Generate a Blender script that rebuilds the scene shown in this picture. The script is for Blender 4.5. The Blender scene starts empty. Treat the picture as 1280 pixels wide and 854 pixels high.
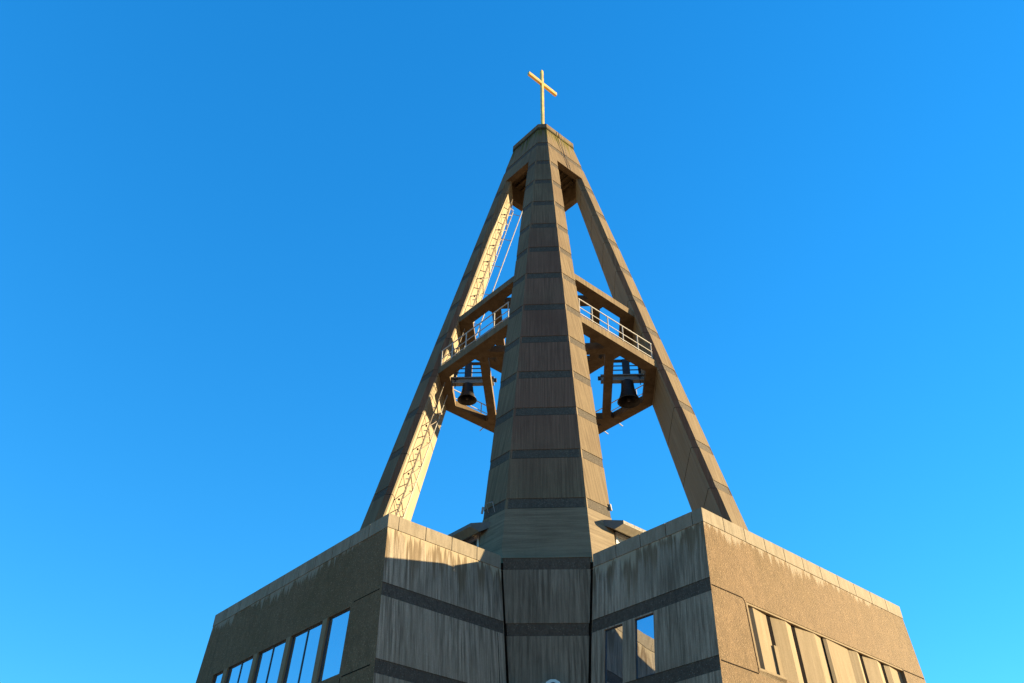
import bpy, bmesh, math, random
from mathutils import Vector, Matrix

random.seed(7)
S = 0.8                      # one layout unit in metres
GZ = 2.0                     # layout height of the camera above the ground, in units
PHI = -0.0153                # the church stands turned by this angle
scene = bpy.context.scene
col = scene.collection


def _n(deg):
    a = math.radians(deg) + PHI
    return (math.cos(a), math.sin(a))


NR, NL = _n(-45), _n(-135)


def V(r, l, z):
    """layout coordinates: r and l run along the two front wall normals, z up -> world metres"""
    return Vector(((r * NR[0] + l * NL[0]) * S, (r * NR[1] + l * NL[1]) * S, (z + GZ) * S))


KW = 0.97                    # the wings' own unit is a little smaller and their plan lies 1.2 units further forward


def VW(r, l, z):
    p = V(r * KW, l * KW, z * KW)
    p.y -= 40 * (1 - KW) * S
    return p


def XYW(x, y, z):
    return Vector((x * KW * S, (y * KW - 40 * (1 - KW)) * S, (z * KW + GZ) * S))


def XY(x, y, z):
    """world aligned layout coordinates -> world metres"""
    return Vector((x * S, y * S, (z + GZ) * S))


def rl_of_xy(x, y):
    return (x * NR[0] + y * NR[1], x * NL[0] + y * NL[1])


# ------------------------------------------------------------------ materials
class NT:
    def __init__(self, name):
        m = bpy.data.materials.new(name)
        m.use_nodes = True
        self.m, self.t = m, m.node_tree
        self.b = self.t.nodes['Principled BSDF']
        self.out = self.t.nodes['Material Output']

    def n(self, typ, **kw):
        x = self.t.nodes.new(typ)
        for k, v in kw.items():
            setattr(x, k, v)
        return x

    def l(self, a, b):
        self.t.links.new(a, b)

    def pos(self):
        if not hasattr(self, '_p'):
            self._p = self.n('ShaderNodeNewGeometry').outputs['Position']
        return self._p

    def z(self):
        if not hasattr(self, '_z'):
            s = self.n('ShaderNodeSeparateXYZ')
            self.l(self.pos(), s.inputs[0])
            self._z = s.outputs[2]
        return self._z

    def noise(self, scale, detail=4, rough=.55, off=(0, 0, 0)):
        mp = self.n('ShaderNodeMapping')
        mp.inputs['Scale'].default_value = scale if isinstance(scale, tuple) else (scale,) * 3
        mp.inputs['Location'].default_value = off
        self.l(self.pos(), mp.inputs[0])
        x = self.n('ShaderNodeTexNoise')
        x.inputs['Scale'].default_value = 1
        x.inputs['Detail'].default_value = detail
        x.inputs['Roughness'].default_value = rough
        self.l(mp.outputs[0], x.inputs['Vector'])
        return x.outputs['Fac']

    def run(self, fh, fz, detail=5, rough=.6, seed=0.):
        """noise that runs up the slope of the face: fh along the face's horizontal, fz along its height"""
        if not hasattr(self, '_hz'):
            geo = self._p.node
            cr = self.n('ShaderNodeVectorMath', operation='CROSS_PRODUCT')
            cr.inputs[0].default_value = (0, 0, 1)
            self.l(geo.outputs['True Normal'], cr.inputs[1])
            nm = self.n('ShaderNodeVectorMath', operation='NORMALIZE')
            self.l(cr.outputs[0], nm.inputs[0])
            dt = self.n('ShaderNodeVectorMath', operation='DOT_PRODUCT')
            self.l(nm.outputs[0], dt.inputs[0])
            self.l(self.pos(), dt.inputs[1])
            of = self.n('ShaderNodeVectorMath', operation='DOT_PRODUCT')
            self.l(geo.outputs['True Normal'], of.inputs[0])
            of.inputs[1].default_value = (23.7, 9.3, 1.1)
            self._hz = (dt.outputs['Value'], of.outputs['Value'])
        cb = self.n('ShaderNodeCombineXYZ')
        self.l(self.math('MULTIPLY', self._hz[0], fh), cb.inputs[0])
        self.l(self.math('ADD', self._hz[1], seed), cb.inputs[1])
        self.l(self.math('MULTIPLY', self.z(), fz), cb.inputs[2])
        x = self.n('ShaderNodeTexNoise')
        x.inputs['Scale'].default_value = 1
        x.inputs['Detail'].default_value = detail
        x.inputs['Roughness'].default_value = rough
        self.l(cb.outputs[0], x.inputs['Vector'])
        return x.outputs['Fac']

    def rng(self, v, a, b, c=0., d=1.):
        x = self.n('ShaderNodeMapRange')
        x.interpolation_type = 'SMOOTHSTEP'
        self.l(v, x.inputs[0])
        for i, q in enumerate((a, b, c, d)):
            x.inputs[i + 1].default_value = q
        return x.outputs[0]

    def math(self, op, a, b=None):
        x = self.n('ShaderNodeMath', operation=op)
        for i, q in enumerate((a, b)):
            if q is None:
                continue
            if isinstance(q, (int, float)):
                x.inputs[i].default_value = q
            else:
                self.l(q, x.inputs[i])
        return x.outputs[0]

    def mix(self, f, a, b, mode='MIX'):
        x = self.n('ShaderNodeMix', data_type='RGBA', blend_type=mode)
        for s, q in ((x.inputs[0], f), (x.inputs[6], a), (x.inputs[7], b)):
            if isinstance(q, (int, float)):
                s.default_value = q
            elif isinstance(q, tuple):
                s.default_value = (*q, 1)
            else:
                self.l(q, s)
        return x.outputs[2]

    def bump(self, h, strength, dist):
        x = self.n('ShaderNodeBump')
        x.inputs['Strength'].default_value = strength
        x.inputs['Distance'].default_value = dist
        self.l(h, x.inputs['Height'])
        self.l(x.outputs[0], self.b.inputs['Normal'])


ALB = .5                     # all concrete colours scaled down to suit the high view exposure


def concrete(name, dark, light, streak=(7, 7, .35), contrast=(.38, .62), blotch=.5, blotch_col=None,
             drip=None, bump=.35, speck=0., fine=60., brown=None):
    """board marked concrete: boards/run marks, large blotches, fine grain, optional run-off below an edge"""
    t = NT(name)
    kk = lambda c: tuple(x * ALB for x in c) if c else None
    dark, light, blotch_col = kk(dark), kk(light), kk(blotch_col)
    t.pos()
    flow = streak[0] > streak[2] * 4
    st = t.run(streak[0], streak[2], 5, .6) if flow else t.noise(streak, 5, .6)
    st2 = t.run(streak[0] * 2.7, streak[2] * 3, 4, .65, 5.) if flow else t.noise(tuple(x * f for x, f in zip(streak, (3.1, 3.1, 4.5))), 4, .65, (5, 8, 1))
    mod = t.rng(t.noise((.9, .9, .6), 3, .5, (11, 4, 2)), .3, .7, .35, 1.)
    mixed = t.math('ADD', t.math('MULTIPLY', st, .62), t.math('MULTIPLY', st2, .38))
    dev = t.math('MULTIPLY', t.math('SUBTRACT', mixed, .5), mod)
    c = t.mix(t.rng(t.math('ADD', dev, .5), *contrast), dark, light)
    big = t.noise((.55, .55, .4), 4, .55, (3, 1, 7))
    bc = blotch_col or tuple(x * .55 for x in dark)
    c = t.mix(t.math('MULTIPLY', t.rng(big, .42, .72), blotch), c, bc)
    run = t.run(3.2, .1, 4, .55, 9.)
    c = t.mix(t.math('MULTIPLY', t.rng(run, .58, .75), .45), c, tuple(x * .45 for x in dark))
    if brown:
        bm_ = t.math('MULTIPLY', t.rng(t.noise((.35, .35, .25), 3, .5, (2, 6, 3)), .22, .5), t.math('MULTIPLY', t.rng(t.z(), 13.5, 18.), t.rng(t.z(), 34., 27.)))
        sn = t.n('ShaderNodeSeparateXYZ')                       # only on leg faces turned to the front
        t.l(t._p.node.outputs['True Normal'], sn.inputs[0])
        bm_ = t.math('MULTIPLY', bm_, t.rng(sn.outputs[1], -.8, -.93))
        c = t.mix(t.math('MULTIPLY', bm_, .9), c, t.mix(1., c, brown, 'MULTIPLY'))
    g = t.noise(fine, 3, .6)
    c = t.mix(t.rng(g, .3, .7, .0, .38), c, tuple(x * .5 for x in dark))
    if speck:
        v = t.n('ShaderNodeTexVoronoi')
        v.inputs['Scale'].default_value = 34
        t.l(t.pos(), v.inputs['Vector'])
        sep = t.n('ShaderNodeSeparateColor')
        t.l(v.outputs['Color'], sep.inputs[0])
        pale = t.math('MULTIPLY', t.rng(sep.outputs[0], .72, .95), t.rng(v.outputs['Distance'], .55, .15))
        c = t.mix(t.math('MULTIPLY', pale, speck), c, tuple(min(.8, x * 1.9 + .05) for x in light))
        dk = t.math('MULTIPLY', t.rng(sep.outputs[1], .6, .9), .55)
        c = t.mix(t.math('MULTIPLY', dk, speck), c, tuple(x * .4 for x in dark))
    for d in (drip or []):
        # d = (world z of the edge, reach in m, colour, strength, horizontal frequency, seed)
        ze, reach, dc, ds, fr, sd = d
        dc = kk(dc)
        dn = t.run(fr, .05, 5, .65, sd)
        pat = t.noise((.5, .5, .1), 2, .5, (sd * 3, 1, sd))
        amount = t.math('MULTIPLY', t.rng(dn, .35, .75), t.rng(pat, .35, .62) if sd != 2. else t.rng(pat, .1, .3))
        dep = t.math('SUBTRACT', ze, t.z())
        ln = t.math('MULTIPLY', amount, reach)
        k = t.math('DIVIDE', dep, t.math('ADD', ln, .001))
        m = t.math('MULTIPLY', t.rng(k, 1.0, .45), t.rng(dep, -.06, .0))
        c = t.mix(t.math('MULTIPLY', m, ds), c, dc)
    t.l(c, t.b.inputs['Base Color'])
    t.b.inputs['Roughness'].default_value = .88
    t.b.inputs['Specular IOR Level'].default_value = .12
    h = t.math('ADD', t.math('MULTIPLY', st, .5), t.math('MULTIPLY', g, .6))
    if speck:
        h = t.math('ADD', h, t.math('MULTIPLY', t.math('SUBTRACT', 1., v.outputs['Distance']), .8))
    t.bump(h, bump, .02)
    return t.m


def plain(name, c, rough=.6, metal=0., var=.25, sc=8):
    t = NT(name)
    if metal < .5:
        c = tuple(x * .55 for x in c)
    nz = t.noise(sc, 4)
    cc = t.mix(t.rng(nz, .3, .7), tuple(x * (1 - var) for x in c), c)
    t.l(cc, t.b.inputs['Base Color'])
    t.b.inputs['Metallic'].default_value = metal
    r = t.rng(t.noise(sc * 2, 3), .3, .7, rough * .8, min(1, rough * 1.2))
    t.l(r, t.b.inputs['Roughness'])
    return t.m


def glazing(name, tint, mirror):
    """coated window glass: mostly mirrors what is outside, over a dark room"""
    t = NT(name)
    t.b.inputs['Base Color'].default_value = (.03, .036, .042, 1)
    t.b.inputs['Roughness'].default_value = .05
    g = t.n('ShaderNodeBsdfGlossy')
    g.inputs['Color'].default_value = (*tint, 1)
    g.inputs['Roughness'].default_value = .02
    nz = t.noise((.7, .7, .5), 2)
    b = t.n('ShaderNodeBump')
    b.inputs['Strength'].default_value = .18
    b.inputs['Distance'].default_value = .05
    t.l(nz, b.inputs['Height'])
    t.l(b.outputs[0], g.inputs['Normal'])
    mx = t.n('ShaderNodeMixShader')
    mx.inputs[0].default_value = mirror
    t.l(t.b.outputs[0], mx.inputs[1])
    t.l(g.outputs[0], mx.inputs[2])
    t.l(mx.outputs[0], t.out.inputs[0])
    return t.m


ZC = (12.8 * .97 + GZ) * S          # world height of the wing coping's lower edge
ZK = (48.85 + GZ) * S         # ... of the cap coping's lower edge
M = {}
M['leg'] = concrete('leg_concrete', brown=(1.04, .74, .8), dark=(.205, .15, .09), light=(.345, .258, .155), streak=(15, 15, .35), blotch=.5, contrast=(.41, .59),
                    blotch_col=(.17, .11, .068),
                    drip=[(ZK + .1, 2.4, (.15, .13, .02), .85, 5, 2.), (ZK + .1, 1.7, (.05, .045, .03), .8, 8, 6.)])
M['band'] = concrete('leg_band_aggregate', (.115, .096, .075), (.19, .158, .118), streak=(14, 14, 6), blotch=.25, speck=.5)
M['joint'] = plain('open_joint', (.03, .025, .02), .95)
M['joint'].node_tree.nodes['Principled BSDF'].inputs['Specular IOR Level'].default_value = 0
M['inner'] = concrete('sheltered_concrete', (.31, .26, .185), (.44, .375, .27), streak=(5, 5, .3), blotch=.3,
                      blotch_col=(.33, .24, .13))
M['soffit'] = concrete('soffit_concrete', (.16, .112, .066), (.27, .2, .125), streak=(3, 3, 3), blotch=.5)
M['board'] = concrete('board_marked_concrete', (.25, .19, .125), (.42, .33, .215), streak=(.5, .5, 11), blotch=.25)
M['pier'] = concrete('pier_concrete', (.18, .155, .115), (.46, .4, .3), streak=(12, 12, .5), blotch=.5, contrast=(.4, .6))
M['wall'] = concrete('wing_board_concrete', (.25, .205, .145), (.68, .56, .41), streak=(13, 13, .5), blotch=.4, contrast=(.4, .6),
                     drip=[(ZC + .05, 2.2, (.17, .11, .05), .62, 5, 2.), (ZC + .05, 1.2, (.6, .5, .34), .7, 8, 1.)])
M['aggr'] = concrete('exposed_aggregate', (.225, .147, .077), (.315, .206, .11), streak=(5, 5, 3), blotch=.5, speck=.55,
                     blotch_col=(.175, .115, .045), bump=.5,
                     drip=[(ZC + .05, .8, (.5, .43, .33), .6, 6, 3.)])
M['coping'] = concrete('coping_concrete', (.33, .275, .195), (.5, .42, .31), streak=(6, 6, 1.2), blotch=.4,
                       blotch_col=(.3, .25, .17))
M['precast'] = concrete('precast_panel', (.32, .24, .14), (.42, .32, .2), streak=(7, 7, .7), blotch=.3, blotch_col=(.32, .23, .12))
M['steel'] = plain('galvanised_steel', (.62, .62, .6), .45, .35, .25)
M['paint'] = plain('white_painted_steel', (.6, .58, .54), .5, 0., .15)
M['dark'] = plain('dark_iron', (.05, .04, .045), .5, .3)
M['bronze'] = plain('dark_bronze', (.014, .011, .01), .6, .1, .4)
M['grey'] = plain('grey_painted_beam', (.3, .31, .32), .55, .1)
M['lattice'] = plain('weathered_lattice_steel', (.2, .16, .12), .7, 0., .3)
M['gold'] = plain('gilded_metal', (.85, .55, .14), .4, .7, .1, 1.5)
M['frame'] = plain('window_frame_dark', (.06, .065, .075), .5, .2)
M['whiteframe'] = plain('window_frame_white', (.78, .78, .76), .5, 0, .08)
M['glass'] = glazing('coated_glass', (.8, .88, .97), .62)
M['glass_dim'] = glazing('dim_coated_glass', (.85, .9, 1.0), .6)
M['slit'] = plain('dark_window_slit', (.02, .018, .018), .95, 0, .1)
M['slit'].node_tree.nodes['Principled BSDF'].inputs['Specular IOR Level'].default_value = 0
M['lampmetal'] = plain('polished_lamp_housing', (.45, .45, .42), .45, .6, .1)
M['membrane'] = plain('roof_membrane', (.12, .12, .12), .9)
M['fascia'] = plain('fascia_metal', (.17, .15, .125), .7, .0, .2)
M['canopysoffit'] = plain('canopy_boards', (.34, .27, .17), .7)


# ------------------------------------------------------------------ mesh helpers
class MB:
    def __init__(self):
        self.v, self.f, self.mi, self.mats = [], [], [], []

    def slot(self, m):
        if m not in self.mats:
            self.mats.append(m)
        return self.mats.index(m)

    def face(self, pts, m):
        i = len(self.v)
        self.v += [Vector(p) for p in pts]
        self.f.append(list(range(i, i + len(pts))))
        self.mi.append(self.slot(m))

    def loft(self, rings, mats, cap0=None, cap1=None):
        """rings of equal length; mats[i](j) or a material name gives the material of side j between ring i and i+1"""
        n = len(rings[0])
        for i in range(len(rings) - 1):
            for j in range(n):
                k = (j + 1) % n
                m = mats[i](j) if callable(mats[i]) else mats[i]
                if m is None:
                    continue
                self.face([rings[i][j], rings[i][k], rings[i + 1][k], rings[i + 1][j]], m)
        if cap0:
            self.face(rings[0][::-1], cap0)
        if cap1:
            self.face(rings[-1], cap1)

    def box(self, o, a, b, c, m):
        """box from corner o along vectors a, b, c"""
        o, a, b, c = Vector(o), Vector(a), Vector(b), Vector(c)
        r0 = [o, o + a, o + a + b, o + b]
        self.loft([r0, [p + c for p in r0]], [m], m, m)

    def bar(self, p, q, w, h, m, up=Vector((0, 0, 1))):
        p, q = Vector(p), Vector(q)
        d = (q - p).normalized()
        s = d.cross(up)
        if s.length < 1e-4:
            s = d.cross(Vector((1, 0, 0)))
        s.normalize()
        u = s.cross(d).normalized()
        self.box(p - s * w / 2 - u * h / 2, s * w, u * h, q - p, m)

    def tube(self, p, q, r, m, n=8, r2=None):
        p, q = Vector(p), Vector(q)
        d = (q - p).normalized()
        s = d.orthogonal().normalized()
        u = d.cross(s)
        r2 = r if r2 is None else r2
        a = [p + (s * math.cos(2 * math.pi * i / n) + u * math.sin(2 * math.pi * i / n)) * r for i in range(n)]
        b = [q + (s * math.cos(2 * math.pi * i / n) + u * math.sin(2 * math.pi * i / n)) * r2 for i in range(n)]
        self.loft([a, b], [m], m, m)

    def lathe(self, c, prof, m, n=40):
        c = Vector(c)
        rings = [[c + Vector((r * math.cos(2 * math.pi * i / n), r * math.sin(2 * math.pi * i / n), z)) for i in range(n)] for r, z in prof]
        self.loft(rings, [m] * (len(rings) - 1))

    def build(self, name, parent=None, origin=None, smooth=False, merge=True):
        root = parent
        off = Vector((0, 0, 0))
        while root is not None:
            off += root.location
            root = root.parent
        if origin is not None:
            off += Vector(origin)
        me = bpy.data.meshes.new(name)
        me.from_pydata([tuple(p - off) for p in self.v], [], self.f)
        for m in self.mats:
            me.materials.append(M[m])
        me.polygons.foreach_set('material_index', self.mi)
        if merge:
            bm = bmesh.new()
            bm.from_mesh(me)
            bmesh.ops.remove_doubles(bm, verts=bm.verts, dist=1e-4)
            bmesh.ops.recalc_face_normals(bm, faces=bm.faces)
            bm.to_mesh(me)
            bm.free()
        if smooth:
            me.polygons.foreach_set('use_smooth', [True] * len(me.polygons))
        o = bpy.data.objects.new(name, me)
        if origin is not None:
            o.location = origin
        o.parent = parent
        col.objects.link(o)
        return o


def thing(name, label, cat, loc, group=None):
    o = bpy.data.objects.new(name, None)
    o.empty_display_size = .5
    o.location = loc
    col.objects.link(o)
    tag(o, label, cat, group)
    return o


def tag(o, label, cat, group=None):
    o['label'] = label
    o['category'] = cat
    if group:
        o['group'] = group


# ------------------------------------------------------------------ tower profile (units)
ZT = 49.64
R2 = math.sqrt(2)


def w_(z): return 1.5533 + .1991 * (ZT - z)
def q_(z): return 1.9421 + .2434 * (ZT - z)
def s_(z): return .6235 + .0214 * (ZT - z)
def cl_(z): return q_(z) * R2 - w_(z)


BANDS = [46.76, 44.1, 41.51, 38.82, 36.24, 33.75, 31.2, 28.42, 25.86, 23.32, 20.92, 18.44, 15.87, 13.116]
BH = .46


def turn(r, l, k):
    for _ in range(k):
        r, l = -l, r
    return r, l


def leg_ring(z, k, ins=0., ins_in=0.):
    W, c = w_(z) - ins, cl_(z) - ins * .4
    e = cl_(z) - s_(z)
    d = .37 / R2
    W0 = w_(z)
    A = .33 / R2
    pts = [(W, c), (W, e + (ins * 0)), (W0 - A - ins_in, e - A - ins_in * .0), (W0 - .40 / R2 - ins_in - .05, e - .40 / R2 + .05)]
    pts2 = [(b, a) for a, b in pts][::-1]
    ar = .085
    p0, pz = pts[0], (pts[0][1], pts[0][0])
    n0 = (p0[0], p0[1] - ar)                                   # on the strip beside the arris
    c0 = (p0[0] - ar / R2, p0[1] + ar / R2)                    # on the chamfer beside the arris
    if ins:
        p0 = (w_(z), cl_(z))
        n0 = (W, cl_(z) - ar)
        c0 = (w_(z) - ar / R2 - ins / R2, cl_(z) + ar / R2 - ins / R2)
    mir = lambda p: (p[1], p[0])
    ring = [p0, n0] + pts[1:] + pts2[:-1] + [mir(n0), mir(p0), mir(c0), c0]
    return [V(*turn(a, b, k), z) for a, b in ring]


# ring sides: 0 RF strip, 1 reveal, 2 bevel, 3 inner, 4 bevel, 5 reveal, 6 LF strip, 7 chamfer
# 0 arris, 1 RF strip, 2 reveal, 3 bevel, 4 inner, 5 bevel, 6 reveal, 7 LF strip, 8 arris, 9 arris, 10 chamfer, 11 arris
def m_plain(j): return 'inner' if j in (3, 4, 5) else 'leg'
def m_band(j): return 'band' if j in (1, 7, 10) else m_plain(j)
def m_joint(j): return m_plain(j) if j in (0, 8, 9, 11) else 'joint'
def m_low(j): return 'board' if j in (0, 1, 7, 8, 9, 10, 11) else m_plain(j)


tower = thing('bell_tower', 'tall open bell tower of four leaning dark-banded concrete legs under the gold cross', 'tower', V(0, 0, -GZ))


def make_leg(k):
    mb = MB()
    zs, mats = [], []
    z0, ztop = 12.3, 44.9
    rings = [leg_ring(z0, k)]
    mm = []
    low = True
    for zb in sorted(BANDS):
        bot, top = zb - BH, zb
        if bot > ztop:
            break
        top = min(top, ztop)
        rings += [leg_ring(bot - .03, k), leg_ring(bot - .03, k, .015, .01), leg_ring(bot, k, .015, .01), leg_ring(bot, k, .025), leg_ring(top, k, .025), leg_ring(top, k)]
        mm += [m_low if zb < 16 else m_plain, m_plain, m_joint, m_plain, m_band, m_plain]
    if rings:
        rings.append(leg_ring(ztop, k))
        mm.append(m_plain)
    mb.loft(rings, mm, 'leg', 'leg')
    return mb.build('leg', tower)


legs = [make_leg(k) for k in range(4)]
legs[0]['label'] = 'front leg, broad dark face with a sunlit right flank'
legs[1]['label'] = 'left leg with a bright sunlit inner face'
legs[3]['label'] = 'right leg with a sunlit tan outer face'


# ---- cap
def oct_ring(z, ins=0.):
    W, c = w_(z) - ins, cl_(z) - ins * .4
    out = []
    for k in range(4):
        for a, b in ((c, W), (W, c))[::-1] if False else ((W, c), (c, W)):
            out.append((*turn(a, b, k), z))
    return [V(*p) for p in out]


mb = MB()
rings = [oct_ring(44.9)]
mm = []
zb = BANDS[0]
for zz, ins, m in ((zb - BH - .03, 0, 'leg'), (zb - BH - .03, .015, 'leg'), (zb - BH, .015, 'joint'), (zb - BH, .025, 'leg'), (zb, .025, 'band'), (zb, 0, 'leg'), (48.85, 0, 'leg')):
    rings.append(oct_ring(zz, ins))
    mm.append(m)
mb.loft(rings, mm, None, 'leg')
# underside: rim, then the hollow
T_ = .42
inn0 = oct_ring(44.9, T_)
inn1 = oct_ring(46.1, T_)
for j in range(8):
    k = (j + 1) % 8
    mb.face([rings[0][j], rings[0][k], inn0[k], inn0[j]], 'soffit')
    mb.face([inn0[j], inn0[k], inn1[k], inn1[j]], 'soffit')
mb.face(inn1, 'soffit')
cap = mb.build('cap', tower)
mb = MB()
for i in range(-3, 4):           # downstand ribs under the cap
    c = i * .5
    e = 1.75 if abs(i) < 3 else 1.3
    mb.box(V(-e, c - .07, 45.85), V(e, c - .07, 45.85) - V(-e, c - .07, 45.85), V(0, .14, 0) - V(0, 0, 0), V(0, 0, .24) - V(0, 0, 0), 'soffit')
mb.build('soffit_rib', cap)
mb = MB()
w0, c0 = w_(48.85) + .05, cl_(48.85) + .02
ring = []
for k in range(4):
    for a, b in ((w0, c0), (c0, w0)):
        ring.append(turn(a, b, k))
mb.loft([[V(a, b, 48.852) for a, b in ring], [V(a * .985, b * .985, 49.4) for a, b in ring]], ['leg'], 'leg', 'leg')
mb.build('coping', cap)
mb = MB()
W1, W2 = w_(49.0) + .06, w_(44.95)
mb.bar(V(w_(48.9) + .08, .22, 49.38), V(w_(45) + .012, .12, 44.95), .016, .016, 'dark')
mb.bar(V(w_(48.9) + .08, .0, 49.38), V(w_(45) + .012, -.14, 44.95), .016, .016, 'fascia')
mb.build('lightning_conductor', cap)


# ---- belfry slabs
def slab(name, z0, z1, half, cut, ring_in, d1, d2, d3, mat_edge, mat_soff):
    """square plate with a central diamond hole and four trapezoid corner holes"""
    bm = bmesh.new()
    loops = []
    outer = []
    for k in range(4):
        for a, b in ((half, cut), (cut, half)):
            outer.append(turn(a, b, k))
    loops.append(outer)
    loops.append([turn(d1, 0, k) for k in range(4)])
    bv = .22
    for k in range(4):
        h = [(ring_in, d2 - ring_in + bv), (ring_in - bv * 1., d2 - ring_in + bv * .0 + bv) if False else (ring_in - bv, d2 - ring_in + bv),
             (d2 - ring_in + bv, ring_in - bv), (d2 - ring_in + bv, ring_in), (d3 - ring_in, ring_in), (ring_in, d3 - ring_in)]
        loops.append([turn(a, b, k) for a, b in h])
    mbx = MB()
    for zz in (z0, z1):
        b2 = bmesh.new()
        eds = []
        for lp in loops:
            vs = [b2.verts.new(V(a, b, zz)) for a, b in lp]
            eds += [b2.edges.new((vs[i], vs[(i + 1) % len(vs)])) for i in range(len(vs))]
        r = bmesh.ops.triangle_fill(b2, use_beauty=True, use_dissolve=False, edges=eds)
        for f in b2.faces:
            mbx.face([v.co.copy() for v in f.verts], mat_soff)
        b2.free()
    for li, lp in enumerate(loops):
        n = len(lp)
        for i in range(n):
            a, b = lp[i], lp[(i + 1) % n]
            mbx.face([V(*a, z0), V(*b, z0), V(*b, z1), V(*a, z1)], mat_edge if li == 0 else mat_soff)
    bm.free()
    return mbx.build(name, tower)


ZS0, ZS1 = 28.12, 28.56
ZU0, ZU1 = 32.05, 32.45
slab('belfry_floor', ZS0, ZS1, 5.56, 4.0, 4.9, 4.47, 5.15, 7.7, 'leg', 'soffit')
slab('belfry_roof', ZU0, ZU1, 4.68, 3.0, 4.05, 3.66, 4.4, 6.1, 'leg', 'soffit')
mb = MB()
for (r, l) in ((3.0, -5.56), (0.3, -5.56), (-.9, -5.56), (-5.56, 0.1)):
    d = (0, -.35) if l < -5 else (-.35, 0)
    m2 = MB()
    m2.tube(V(r, l + .05 if l < -5 else l, ZS0 + .05), V(r + d[0], l + d[1], ZS0 - .03), .025, 'paint')
    m2.build('drain_spout', tower)

# ---- pier under the front leg
mb = MB()


def pier_ring(z, ins=0.):
    hw = 1.31 + (z - 8.7) * (1.60 - 1.31) / (13.0 - 8.7) - ins
    y = -10.53 + ins
    return [XYW(-.17 - hw, y, z), XYW(-.17 + hw, y, z), XYW(-.17 + hw, y + 1.2, z), XYW(-.17 - hw, y + 1.2, z)]


lv = [(-GZ - .1, 0)]
mats = []
for zb, zt in ((3.0, 3.45), (5.45, 5.9), (7.93, 8.37), (10.38, 10.83), (12.79, 13.245)):
    lv += [(zb, 0), (zb, .02), (zt, .02), (zt, 0)]
    mats += ['pier', 'pier', 'band', 'pier']
lv.append((13.25, 0))
mats.append('pier')
mb.loft([pier_ring(z, i) for z, i in lv], mats, 'pier', 'pier')
mb.build('pier', tower)

# ---- core of the base behind the pier
mb = MB()
for (h, z0, z1) in ((8.3, -GZ, 13.15),):
    mb.loft([[V(a * h, b * h, z) for a, b in ((1, .66), (.66, 1), (-.66, 1), (-1, .66), (-1, -.66), (-.66, -1), (.66, -1), (1, -.66))] for z in (z0, z1)], ['pier'], 'pier', 'membrane')
mb.build('base', tower)

for sx in (-1, 1):  # black blocks added in the gaps to stop stray sun and stand for deep shade
    mb = MB()
    lo = [XYW(-.17 + sx * .6, -10.46, -GZ - .1), XYW(-.17 + sx * 2.3, -10.42, -GZ - .1), XYW(-.17 + sx * 2.3, -9.2, -GZ - .1), XYW(-.17 + sx * .6, -9.2, -GZ - .1)]
    mb.loft([lo, [p + Vector((0, 0, (13.2 + GZ) * KW * S)) for p in lo]], ['joint'], 'joint', 'joint')
    mb.build('gap_light_stop', tower)

# ---- glazed room and its roof between the legs
for side in (0, 1):
    sw = (lambda p, s: (p, s)) if side == 0 else (lambda p, s: (s, p))
    P = lambda p, s, z: V(*sw(p, s), z)
    e = 4.85
    mb = MB()
    prof = [(8.45, 14.86), (8.75, 14.69), (9.0, 14.91), (9.0, 15.05), (8.45, 15.10)]
    endA = [P(p, e + (9.0 - p) * .95, z) for p, z in prof]
    endB = [P(p, -e - (9.0 - p) * .95, z) for p, z in prof]
    mb.loft([endA, endB], [lambda j: 'canopysoffit' if j in (0, 1) else 'fascia'], 'fascia', 'fascia')
    # flat roof behind the edge
    mb.face([P(8.45, e, 15.08), P(8.45, -e, 15.08), P(1.5, -e, 15.08), P(1.5, e, 15.08)], 'membrane')
    can = mb.build('canopy', tower)
    n_b = 4
    wdt = 9.3 / n_b
    for i in range(n_b):
        a, b = 4.65 - i * wdt, 4.65 - (i + 1) * wdt + .02
        mb = MB()
        t = .11
        pr = 8.40
        for (s0, s1, za, zb) in ((a, b, 14.72, 14.855), (a, b, 12.95, 13.1), (a, a - t, 13.1, 14.72), (b + t, b, 13.1, 14.72)):
            o = P(pr, s0, za)
            mb.box(o, P(pr - .12, s0, za) - o, P(pr, s1, za) - o, P(pr, s0, zb) - o, 'whiteframe')
        win = mb.build('window', tower)
        mb = MB()
        o = P(pr - .05, a - t, 13.1)
        white = side == 0 and i == 0
        mb.box(o, P(pr - .07, a - t, 13.1) - o, P(pr - .05, b + t, 13.1) - o, P(pr - .05, a - t, 14.72) - o, 'whiteframe' if white else 'glass_dim')
        mb.build('blind_panel' if white else 'pane', win)

# small fittings on the front leg
mb = MB()
z = 15.5
W = w_(z)
pts = [V(5.5, W - .02, z), V(5.5, W + .12, z + .4), V(5.1, W + .12, z + .45), V(5.05, W - .08, z + .12)]
for a, b in zip(pts, pts[1:]):
    mb.tube(a, b, .013, 'grey', 6)
mb.build('wire_hoop', tower)
for l in (4.75,):
    mb = MB()
    mb.box(V(w_(15.9) + .005, l, 15.75), V(0, -.05, 0) - V(0, 0, 0), V(.08, 0, 0) - V(0, 0, 0), V(-.05, 0, .3) - V(0, 0, 0), 'paint')
    mb.build('flashing', tower)
    mb = MB()
    mb.box(V(w_(15.2) - .02, l + .12, 15.12), V(0, -.5, 0) - V(0, 0, 0), V(.16, 0, 0) - V(0, 0, 0), V(0, 0, .1) - V(0, 0, 0), 'paint')
    mb.build('flashing', tower)
    mb = MB()
    mb.box(V(l - .05, w_(15.9) + .005, 15.75), V(-.05, 0, 0) - V(0, 0, 0), V(0, .08, 0) - V(0, 0, 0), V(0, -.05, .3) - V(0, 0, 0), 'paint')
    mb.build('flashing', tower)

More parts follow.
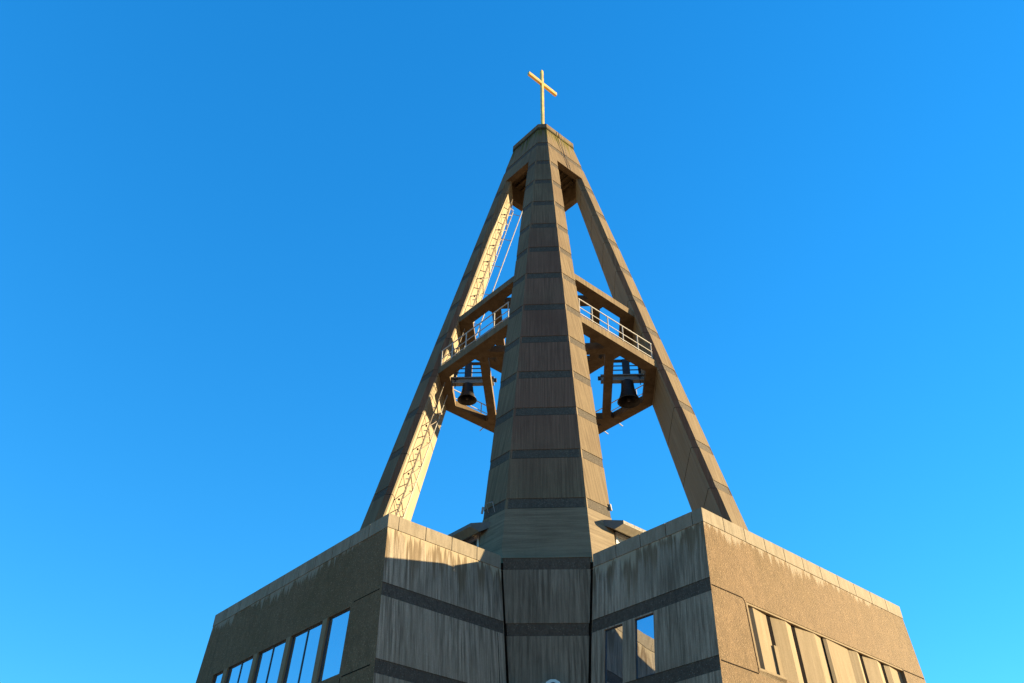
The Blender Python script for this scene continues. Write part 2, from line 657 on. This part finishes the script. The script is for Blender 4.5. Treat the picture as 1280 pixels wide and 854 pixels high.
# ------------------------------------------------------------------ cross
cz0, cz1 = 49.4, 58.85
cross = thing('cross', 'gilded Latin cross standing on the concrete cap of the tower', 'cross', XY(0, 0, cz0))
mb = MB()
hw = .1
o = V(-hw, -hw, cz0)
mb.box(o, V(hw, -hw, cz0) - o, V(-hw, hw, cz0) - o, V(-hw, -hw, cz1) - o, 'gold')
mb.build('upright', cross)
mb = MB()
for a, b in ((-1.52, -hw - .002), (hw + .002, 1.42)):
    o = V(-.1, a, 57.02)
    mb.box(o, V(.1, a, 57.02) - o, V(-.1, b, 57.02) - o, V(-.1, a, 57.34) - o, 'gold')
mb.build('crossbar', cross)
mb = MB()
o = V(-.3, -.3, cz0)
mb.box(o, V(.3, -.3, cz0) - o, V(-.3, .3, cz0) - o, V(-.3, -.3, cz0 + .12) - o, 'dark')
mb.build('base_plate', cross)

# ------------------------------------------------------------------ railings
RAILS = [('steel railing in shade along the left front edge of the belfry floor', 1),
         ('steel railing at the belfry back, seen below the floor behind the left bell', 2),
         ('steel railing at the belfry back, seen below the floor behind the right bell', 3),
         ('white railing in full sun along the right front edge of the belfry floor', 0)]
for label, k in RAILS:
    loc = V(*turn(5.45, 0, k), ZS1)
    t = thing('guard_railing', label, 'railing', loc, 'railings round the belfry floor')
    Q = lambda l, z, r=5.45: V(*turn(r, l, k), z)
    posts = [2.9, 1.95, .74, -.43, -1.62, -2.75]
    for i, l in enumerate(posts):
        mb = MB()
        mb.tube(Q(l, ZS1 - .01), Q(l, 29.74), .027, 'paint')
        mb.box(Q(l - .08, ZS1, 5.37), Q(l + .08, ZS1, 5.37) - Q(l - .08, ZS1, 5.37), Q(l - .08, ZS1, 5.53) - Q(l - .08, ZS1, 5.37), Vector((0, 0, .03)), 'paint')
        mb.build('post', t)
    for z, r in ((29.74, .027), (29.17, .02), (28.76, .024)):
        mb = MB()
        mb.tube(Q(2.95, z), Q(-2.8, z), r, 'paint')
        mb.build('rail', t)

# ------------------------------------------------------------------ bells
for sgn, xc, rad, zm, label in ((1, 4.52, .66, 27.2, 'larger dark bronze bell with a wide flared mouth, beside the right leg'),
                                (-1, -4.58, .56, 27.5, 'smaller dark bronze bell hung on a grey beam by the left leg')):
    bt = thing('church_bell', label, 'bell', XY(xc, 0, zm), 'bells hanging in the belfry')
    zc = 28.6
    H = (zc - zm) * S
    Rm = rad * S
    prof = [(.0, H), (.30 * Rm, H), (.46 * Rm, H * .975), (.54 * Rm, H * .92), (.55 * Rm, H * .8), (.6 * Rm, H * .55), (.7 * Rm, H * .33), (.83 * Rm, H * .15), (.96 * Rm, H * .04), (1.0 * Rm, 0),
            (.97 * Rm, .0), (.86 * Rm, H * .07), (.7 * Rm, H * .2), (.58 * Rm, H * .4), (.5 * Rm, H * .8), (.3 * Rm, H * .93), (0, H * .94)]
    mb = MB()
    mb.lathe(XY(xc, 0, zm), prof, 'bronze')
    mb.build('bell_body', bt, smooth=True)
    mb = MB()
    mb.tube(XY(xc, 0, zc - .1), XY(xc, 0, zm + .15), .03, 'dark')
    mb.lathe(XY(xc, 0, zm + .02), [(0, .2), (.06, .17), (.08, .1), (.06, .03), (0, 0)], 'dark', 12)
    mb.build('clapper', bt)
    mb = MB()
    x0, x1 = xc - sgn * 1.5, xc + sgn * 1.02
    for zz, h in ((28.62, .07), (28.98, .07)):
        mb.bar(XY(x0, 0, zz), XY(x1, 0, zz), .34 * S, h * S, 'grey')
    mb.bar(XY(x0, 0, 28.8), XY(x1, 0, 28.8), .12 * S, .29 * S, 'grey')
    mb.tube(XY(x0 - sgn * .15, 0, 28.85), XY(x0 + sgn * .0, 0, 28.85), .1, 'dark')
    mb.build('beam', bt)
    mb = MB()
    mb.box(XY(xc - .2, -.18, 29.02), Vector((.4 * S, 0, 0)), Vector((0, .36 * S, 0)), Vector((0, 0, 1.05 * S)), 'dark')
    mb.tube(XY(xc - .15, 0, zc - .06), XY(xc - .15, 0, 29.05), .04, 'dark')
    mb.tube(XY(xc + .15, 0, zc - .06), XY(xc + .15, 0, 29.05), .04, 'dark')
    mb.build('headstock', bt)
    mb = MB()
    for xx in (xc - sgn * 1.02, xc + sgn * .78):
        mb.bar(XY(xx, .05, 29.02), XY(xx, .05, 30.1), .14 * S, .14 * S, 'dark')
    for zz in (29.45, 29.75, 30.1):
        mb.bar(XY(xc - sgn * 1.1, .05, zz), XY(xc + sgn * .85, .05, zz), .05 * S if zz < 30 else .2, .05 * S, 'dark')
    mb.build('frame', bt)
    mb = MB()
    hx = xc + sgn * .72
    mb.tube(XY(hx, -.1, 29.75), XY(hx, -.1, 28.3), .05, 'dark', 8, .02)
    mb.tube(XY(hx - sgn * .15, -.1, 28.95), XY(hx + sgn * .1, -.1, 28.95), .05, 'dark')
    mb.build('hammer', bt)

# ------------------------------------------------------------------ lattice ladder on the left leg
lad = thing('access_ladder', 'slender steel lattice ladder fixed up the sunlit inner face of the left leg', 'ladder', XY(-8, -1, 14))
dI = .46 / R2 + .07


def inner_x(z):
    W, e = w_(z), cl_(z) - s_(z)
    return -((W - dI) + (e - dI)) / R2


def lp(z, u, off=.17):
    yr = -.2 + .043 * (z - 21)
    yl = -1.5 + .05 * (z - 21)
    return XY(inner_x(z) + off, yl + (yr - yl) * u - .05, z)


for z0, z1 in ((14., 27.9), (28.7, 31.9), (32.6, 43.6)):
    for u in (0., 1.):
        mb = MB()
        mb.tube(lp(z0, u), lp(z1, u), .028, 'steel' if u else 'lattice', 6)
        mb.build('rail', lad)
    z = z0 + .4
    mb = MB()
    while z + 1.5 < z1:
        mb.tube(lp(z, 0), lp(z + 1.25, 1), .022, 'lattice', 5)
        mb.tube(lp(z + .75, 0), lp(z + .75 + 1.0, 1), .022, 'lattice', 5)
        mb.tube(lp(z + 1.5, 0), lp(z + 1.25, 1), .022, 'lattice', 5)
        for u in (0, 1):
            mb.tube(lp(z + 1.25, u), lp(z + 1.25, u, -.02), .02, 'steel', 5)
        mb.lathe(lp(z + .05, 0, .03), [(0, .045), (.04, .03), (.04, -.03), (0, -.045)], 'dark', 8)
        z += 1.5
    mb.build('lattice', lad)
cab = thing('conduit', 'thin pale cable conduit running down beside the lattice ladder from under the cap', 'conduit', XY(-2, .5, 33))
mb = MB()
mb.tube(XY(inner_x(44.6) + .7, 1.1, 44.6), XY(inner_x(32.6) + .55, .55, 32.6), .028, 'paint', 6)
mb.build('cable', cab)
for z in (43.5, 41, 38.5, 36, 33.5):
    mb = MB()
    f = (z - 32.6) / 12
    mb.tube(XY(inner_x(z) + .55 + .15 * f, .55 + .55 * f, z), XY(inner_x(z) - .02, .4 + .4 * f, z), .018, 'steel', 5)
    mb.build('bracket', cab)

# ------------------------------------------------------------------ wings
ZCT, ZCB = 13.3, 12.8
def A_(z): return 13.64 + .0443 * (13.29 - z)
def B_(z): return 6.29 + .0928 * (13.29 - z)
END = 8.68


def make_wing(sw, label, left):
    Q = lambda p, s, z: VW(*sw(p, s), z)
    t = thing('church_wing', label, 'church wing', Q(11, 0, -GZ), 'concrete wings flanking the tower')
    # outer wall with its long window opening
    WO0, WO1, WZ0, WZ1 = 4.78, -4.95, 8.35, 10.5
    mb = MB()
    zl = [-GZ - .1, WZ0, WZ1, ZCB]
    ul = [None, WO0, WO1, 'e']

    def U(u, z): return B_(z) if u is None else (-B_(z) if u == 'e' else u)
    for i in range(3):
        for j in range(3):
            if i == 1 and j == 1:
                continue
            z0, z1 = zl[i], zl[i + 1]
            mb.face([Q(A_(z0), U(ul[j], z0), z0), Q(A_(z0), U(ul[j + 1], z0), z0), Q(A_(z1), U(ul[j + 1], z1), z1), Q(A_(z1), U(ul[j], z1), z1)], 'aggr')
    D = .17
    rim = [(WO0, WZ0), (WO1, WZ0), (WO1, WZ1), (WO0, WZ1)]
    for i in range(4):
        (u0, z0), (u1, z1) = rim[i], rim[(i + 1) % 4]
        mb.face([Q(A_(z0), u0, z0), Q(A_(z1), u1, z1), Q(A_(z1) - D, u1, z1), Q(A_(z0) - D, u0, z0)], 'precast' if not left else 'aggr')
    mb.build('outer_wall', t)
    # inner wall (towards the notch) in slices with recessed bands; windows only on the right wing
    mb = MB()
    sl = [(-GZ - .1, 3.0, 0), (3.0, 3.45, 1), (3.45, 5.45, 0), (5.45, 5.9, 1), (5.9, 7.93, 0), (7.93, 8.37, 1), (8.37, 10.38, 0), (10.38, 10.83, 1), (10.83, ZCB, 0)]
    wins = [] if left else [(9.27, 10.09), (10.62, 11.43)]

    def I(p, z, d=0.): return Q(A_(z) if p == 'a' else p, B_(z) - d, z)
    for z0, z1, bnd in sl:
        d = .02 if bnd else 0
        m = 'band' if bnd else 'wall'
        cuts = [END]
        if z0 == 8.37:
            for a, b in wins:
                cuts += [a, b]
        cuts.append('a')
        for j in range(len(cuts) - 1):
            a, b = cuts[j], cuts[j + 1]
            if j % 2 == 1:
                z2 = 10.33
                mb.face([I(a, z2), I(b, z2), I(b, z1), I(a, z1)], m)
                rim = [(a, z0), (b, z0), (b, z2), (a, z2)]
                for k in range(4):
                    (p0, y0), (p1, y1) = rim[k], rim[(k + 1) % 4]
                    mb.face([I(p0, y0), I(p1, y1), I(p1, y1, .16), I(p0, y0, .16)], 'wall')
            else:
                mb.face([I(a, z0, d), I(b, z0, d), I(b, z1, d), I(a, z1, d)], m)
        if bnd:
            for zz in (z0, z1):
                mb.face([I(END, zz), I('a', zz), I('a', zz, d), I(END, zz, d)], 'joint')
    # end towards the pier, and the far side
    mb.face([I(END, -GZ), I(END, ZCB), Q(END, 3.5, ZCB), Q(END, 3.5, -GZ)], 'wall')
    mb.face([Q(A_(-GZ), -B_(-GZ), -GZ), Q(A_(ZCB), -B_(ZCB), ZCB), Q(6.5, -B_(ZCB), ZCB), Q(6.5, -B_(-GZ), -GZ)], 'aggr')
    mb.build('side_wall', t)
    # narrow slot beside the gap under the band
    mb = MB()
    for za, zb in ((8.4, 10.36), (5.95, 7.9)):
        mb.face([I(8.96, za, -.004), I(8.99, za, -.004), I(8.99, zb, -.004), I(8.96, zb, -.004)], 'joint')
    if left:
        mb.build('joint_line', t)
    for a, b in wins:
        mb = MB()
        f = .035
        z0, z1 = 8.37, 10.33
        for (p0, p1, y0, y1) in ((a, b, z0, z0 + f), (a, b, z1 - f, z1), (a, a + f, z0, z1), (b - f, b, z0, z1)):
            mb.loft([[I(p0, y0, .04), I(p1, y0, .04), I(p1, y1, .04), I(p0, y1, .04)], [I(p0, y0, .15), I(p1, y0, .15), I(p1, y1, .15), I(p0, y1, .15)]], ['frame'], 'frame', 'frame')
        wn = mb.build('window', t, merge=False)
        mb = MB()
        mb.loft([[I(a, z0, .065), I(b, z0, .065), I(b, z1, .065), I(a, z1, .065)], [I(a, z0, .08), I(b, z0, .08), I(b, z1, .08), I(a, z1, .08)]], ['glass_dim'], 'glass_dim', 'glass_dim')
        mb.build('pane', wn)
    # roof
    mb = MB()
    zr = 12.95
    mb.face([Q(A_(ZCB) - .02, B_(ZCB) - .02, ZCB + .001), Q(A_(ZCB) - .02, -B_(ZCB) + .02, ZCB + .001), Q(6.5, -B_(ZCB) + .02, ZCB + .001), Q(6.5, B_(ZCB) - .02, ZCB + .001)], 'membrane')
    mb.build('roof', t)
    # coping blocks, slightly proud of the wall
    mb = MB()
    pr = .02
    th = .42
    g = .03

    def cbox(f):
        zb, zt = ZCB + .002, ZCT
        mb.loft([[f(0, 0, zb), f(1, 0, zb), f(1, 1, zb), f(0, 1, zb)], [f(0, 0, zt), f(1, 0, zt), f(1, 1, zt), f(0, 1, zt)]], ['coping'], 'coping', 'coping')
    n = 11
    zb = ZCB
    o_ = A_(ZCB) + pr
    i_ = B_(ZCB) + pr
    L = 2 * i_
    for i in range(n):
        s0 = i_ - L * i / n
        s1 = i_ - L * (i + 1) / n + g
        cbox(lambda x, y, z: Q((o_ if y == 0 else o_ - th) - (z - zb) * .03, (s0 if x == 0 else s1) - (z - zb) * (.03 if s0 > 0 and i == 0 and x == 0 else 0), z))
    n = 4
    a0, a1 = o_ - th - g, END
    for i in range(n):
        p0 = a0 - (a0 - a1) * i / n
        p1 = a0 - (a0 - a1) * (i + 1) / n + g
        cbox(lambda x, y, z: Q(p0 if x == 0 else p1, (i_ if y == 0 else i_ - th) - (z - zb) * .03, z))
    mb.build('coping', t, merge=False)
    mb = MB()  # dark core added inside the coping so no sun leaks between the blocks
    k_ = .03
    for p0, p1, s0, s1 in ((o_ - k_, o_ - th + k_, i_ - k_, -i_ + k_), (o_ - th + k_, END + .02, i_ - k_, i_ - th + k_)):
        mb.loft([[Q(p0 - dz * .03, s0 - dz * .03, ZCB + dz), Q(p1, s0 - dz * .03, ZCB + dz), Q(p1, s1, ZCB + dz), Q(p0 - dz * .03, s1, ZCB + dz)] for dz in (0., .48)], ['joint'], 'joint', 'joint')
    mb.build('coping_light_stop', t, merge=False)
    return t, Q, D


def outer_quad(mb, Q, u0, u1, z0, z1, d0, d1, m):
    """a slab on the battered outer wall between depths d0 (front) and d1 (back)"""
    F = lambda u, z, d: Q(A_(z) - d, u, z)
    mb.loft([[F(u0, z0, d0), F(u1, z0, d0), F(u1, z1, d0), F(u0, z1, d0)], [F(u0, z0, d1), F(u1, z0, d1), F(u1, z1, d1), F(u0, z1, d1)]], [m], m, m)


# left wing: strip of sky reflecting windows between concrete mullions
wl, Q, D = make_wing(lambda p, s: (s, p), 'shaded dark concrete wing left of the tower with a row of blue reflecting windows', True)
mull = [3.28, .87, -1.5, -3.88]
for c in mull:
    mb = MB()
    outer_quad(mb, Q, c + .15, c - .15, 7.2, 10.495, -.02, .165, 'precast')
    mb.build('mullion', wl)
edges = [4.78] + sum([[c + .152, c - .152] for c in mull], []) + [-4.95]
for i in range(0, len(edges), 2):
    a, b = edges[i], edges[i + 1]
    f = .03
    mb = MB()
    z0, z1 = 8.35, 10.5
    fr = [(a, b, z0, z0 + f), (a, b, z1 - f, z1), (a, a - f, z0 + f, z1 - f), (b + f, b, z0 + f, z1 - f)]
    if a - b > 1.6:
        c = (a + b) / 2
        fr.append((c + .025, c - .025, z0 + f, z1 - f))
    for u0, u1, y0, y1 in fr:
        outer_quad(mb, Q, u0, u1, y0, y1, .06, .14, 'frame')
    wn = mb.build('window', wl, merge=False)
    spans = [(a - f, b + f)] if a - b <= 1.6 else [(a - f, (a + b) / 2 + .025), ((a + b) / 2 - .025, b + f)]
    for u0, u1 in spans:
        mb = MB()
        outer_quad(mb, Q, u0, u1, z0 + f, z1 - f, .085, .1, 'glass')
        mb.build('pane', wn)
for u0, u1, z0, z1 in ((6.5, 4.95, 8.2, 8.24), (4.9, 4.86, 5., 8.19), (6.4, 4.95, 10.6, 10.63)):
    mb = MB()
    outer_quad(mb, Q, min(u0, B_(z0) - .03), u1, z0, z1, -.004, .02, 'joint')
    mb.build('joint_line', wl)

# right wing: precast panel with upright ribs and narrow dark slits
wr, Q, D = make_wing(lambda p, s: (p, s), 'sunlit tan aggregate concrete wing right of the tower with ribbed slit-window panel', False)
mb = MB()
outer_quad(mb, Q, 4.778, -4.948, 8.352, 10.498, .13, .165, 'precast')
pan = mb.build('window_panel', wr)


def rib(u0, u1, um, z0, z1, d_edge, d_top, z_top=None):
    """triangular upright rib from u0 to u1 with its ridge at um"""
    mb = MB()
    F = lambda u, z, d: Q(A_(z) - d, u, z)
    lo = [F(u0, z0, .132), F(u0, z0, d_edge), F(um, z0, d_top), F(u1, z0, d_edge), F(u1, z0, .132)]
    hi = [F(u0, z1, .132), F(u0, z1, d_edge), F(um, z1, d_top), F(u1, z1, d_edge), F(u1, z1, .132)]
    mb.loft([lo, hi], ['precast'], 'precast', 'precast')
    return mb.build('rib', pan, merge=False)


for u0, u1, um, d1, d2 in ((4.55, 3.6, 4.4, .12, .05), (3.38, 2.22, 2.62, .115, .04), (1.98, .405, .95, .115, .04), (.375, -1.2, .2, .09, .04),
                           (-1.2, -2.0, -1.75, .115, .04), (-2.22, -3.46, -3.1, .115, .04), (-3.68, -4.6, -4.0, .11, .06)):
    rib(u0, u1, um, 8.36, 10.49, d1, d2)
mb = MB()
outer_quad(mb, Q, 4.77, 3.4, 8.2, 8.42, .0, .127, 'precast')
mb.build('ledge', pan)
mb = MB()
for u0, u1, z0, z1 in ((4.778, 4.70, 8.36, 10.49), (4.70, -4.94, 10.43, 10.49)):
    outer_quad(mb, Q, u0, u1, z0, z1, .015, .127, 'precast')
mb.build('border', pan, merge=False)
for u0, u1, z0, z1 in ((3.6, 3.38, 9.4, 10.42), (2.22, 1.98, 8.36, 10.42), (-2.0, -2.22, 8.36, 10.42), (-3.46, -3.68, 8.36, 10.42)):
    mb = MB()
    outer_quad(mb, Q, u0, u1, z0, z1, .118, .128, 'slit')
    mb.build('slit_window', pan)
mb = MB()
outer_quad(mb, Q, 3.6, 3.38, 8.36, 9.4, .06, .127, 'precast')
mb.build('rib', pan)
mb = MB()
outer_quad(mb, Q, .405, .375, 7., 10.5, .07, .125, 'joint')
mb.build('joint_line', wr)
for u0, u1, z0, z1 in ((6.5, 4.95, 10.56, 10.6), (4.87, 4.83, 8.25, 10.5), (6.7, 4.88, 8.2, 8.24), (-5.0, -6.5, 10.44, 10.48)):
    mb = MB()
    outer_quad(mb, Q, min(u0, B_(z0) - .01), max(u1, -B_(z0) + .01), z0, z1, -.004, .02, 'joint')
    mb.build('joint_line', wr)
F = lambda u, z, d: Q(A_(z) - d, u, z)
mb = MB()
mb.face([F(4.95, 10.6, -.005), F(4.95, 10.56, -.005), F(4.87, 10.49, -.005), F(4.83, 10.5, -.005)], 'joint')
mb.build('joint_line', wr, merge=False)

# ------------------------------------------------------------------ floodlights at the foot of the picture
def floodlight(x, y, z, label, size):
    t = thing('floodlight', label, 'lamp', XY(x, y, z), 'floodlights on the pier')
    c = XY(x, y, z)
    R = .34 * size
    mb = MB()
    n = 5
    ang = [math.radians(180 * i / n) for i in range(n + 1)]
    ring = [Vector((math.cos(a) * R, 0, math.sin(a) * R * .8)) for a in ang]
    rr = ring
    mb.loft([[c + p + Vector((0, -.2, 0)) for p in rr], [c + p + Vector((0, .2, 0)) for p in rr]], ['lampmetal'], 'lampmetal', 'lampmetal')
    mb.build('housing', t, merge=False)
    mb = MB()
    mb.tube(c + Vector((0, -.225, -.02)), c + Vector((0, -.19, -.02)), R * .5, 'dark', 20)
    mb.build('lens', t)
    mb = MB()
    for sx in (-1, 1):
        mb.bar(c + Vector((sx * (R + .06), .0, -.5)), c + Vector((sx * (R + .06), 0, .2 * size)), .05, .03, 'paint')
    mb.bar(c + Vector((-R - .08, 0, -.5)), c + Vector((R + .08, 0, -.5)), .05, .05, 'paint')
    mb.bar(c + Vector((0, 0, -.5)), Vector((c.x, (-10.5) * S, c.z - .5)), .08, .08, 'dark')
    mb.build('bracket', t)


floodlight(-.02, -11.9, 8.24, 'curved metal floodlight in the middle of the pier at the bottom edge', .62)
floodlight(-1.35, -11.9, 8.08, 'lower floodlight beside the gap left of the pier, barely in the frame', .6)

# ------------------------------------------------------------------ ground
t = NT('ground_gravel')
nz = t.noise(.15, 5)
c = t.mix(t.rng(nz, .35, .65), (.26, .165, .09), (.34, .22, .12))
c = t.mix(t.rng(t.noise(9, 4), .3, .7, 0, .4), c, (.2, .125, .065))
t.l(c, t.b.inputs['Base Color'])
t.b.inputs['Roughness'].default_value = .95
M['ground'] = t.m
me = bpy.data.meshes.new('ground')
g = 4000
me.from_pydata([(-g, -g, 0), (g, -g, 0), (g, g, 0), (-g, g, 0)], [], [(0, 1, 2, 3)])
me.materials.append(M['ground'])
go = bpy.data.objects.new('ground', me)
go['kind'] = 'structure'
col.objects.link(go)

# ------------------------------------------------------------------ light
EL = math.radians(11.2)
AZ = math.radians(19.)                   # sun: from the right (+x), a touch behind the tower
sd = Vector((math.cos(EL) * math.cos(AZ), math.cos(EL) * math.sin(AZ), math.sin(EL)))
L = bpy.data.lights.new('sun', 'SUN')
L.energy = 5.0
L.angle = math.radians(.5)
L.color = (1, .77, .43)
so = bpy.data.objects.new('sun', L)
so.rotation_euler = sd.to_track_quat('Z', 'Y').to_euler()
so.location = (60, 0, 60)
col.objects.link(so)

w = bpy.data.worlds.new('World')
scene.world = w
w.use_nodes = True
nt = w.node_tree
bg = nt.nodes['Background']
sky = nt.nodes.new('ShaderNodeTexSky')
sky.sky_type = 'NISHITA'
sky.sun_disc = False
sky.sun_elevation = EL
sky.sun_rotation = math.radians(90) - AZ
sky.altitude = 0
sky.air_density = 1.0
sky.dust_density = 0.
sky.ozone_density = 3.0
hs = nt.nodes.new('ShaderNodeHueSaturation')
hs.inputs['Saturation'].default_value = 1.62
hs.inputs['Hue'].default_value = .506
gm = nt.nodes.new('ShaderNodeGamma')
gm.inputs[1].default_value = .62
nt.links.new(sky.outputs[0], gm.inputs[0])
nt.links.new(gm.outputs[0], hs.inputs['Color'])
tint = nt.nodes.new('ShaderNodeMix')
tint.data_type = 'RGBA'
tint.blend_type = 'MULTIPLY'
tint.inputs[0].default_value = 1
tint.inputs[7].default_value = (.42, .93, 1.08, 1)
nt.links.new(hs.outputs[0], tint.inputs[6])
nt.links.new(tint.outputs[2], bg.inputs[0])
bg.inputs[1].default_value = .09

# ------------------------------------------------------------------ camera
cam = bpy.data.cameras.new('camera')
co = bpy.data.objects.new('camera', cam)
col.objects.link(co)
f, pitch, roll, yaw = 1072.95, .669, .0127, .0519
cam.sensor_width = 36
cam.lens = f / 1280 * 36
cam.clip_end = 20000
fw0 = Vector((-math.sin(yaw), math.cos(yaw), 0))
right0 = Vector((math.cos(yaw), math.sin(yaw), 0))
fw = fw0 * math.cos(pitch) + Vector((0, 0, math.sin(pitch)))
up0 = -fw0 * math.sin(pitch) + Vector((0, 0, math.cos(pitch)))
right = right0 * math.cos(roll) + up0 * math.sin(roll)
up = up0 * math.cos(roll) - right0 * math.sin(roll)
mat = Matrix((right, up, -fw)).transposed().to_4x4()
mat.translation = XY(0, -40, 0)
co.matrix_world = mat
scene.camera = co

vs = scene.view_settings
vs.view_transform = 'Standard'
vs.look = 'None'
vs.exposure = 2.6
vs.gamma = 1
vs.use_curve_mapping = False
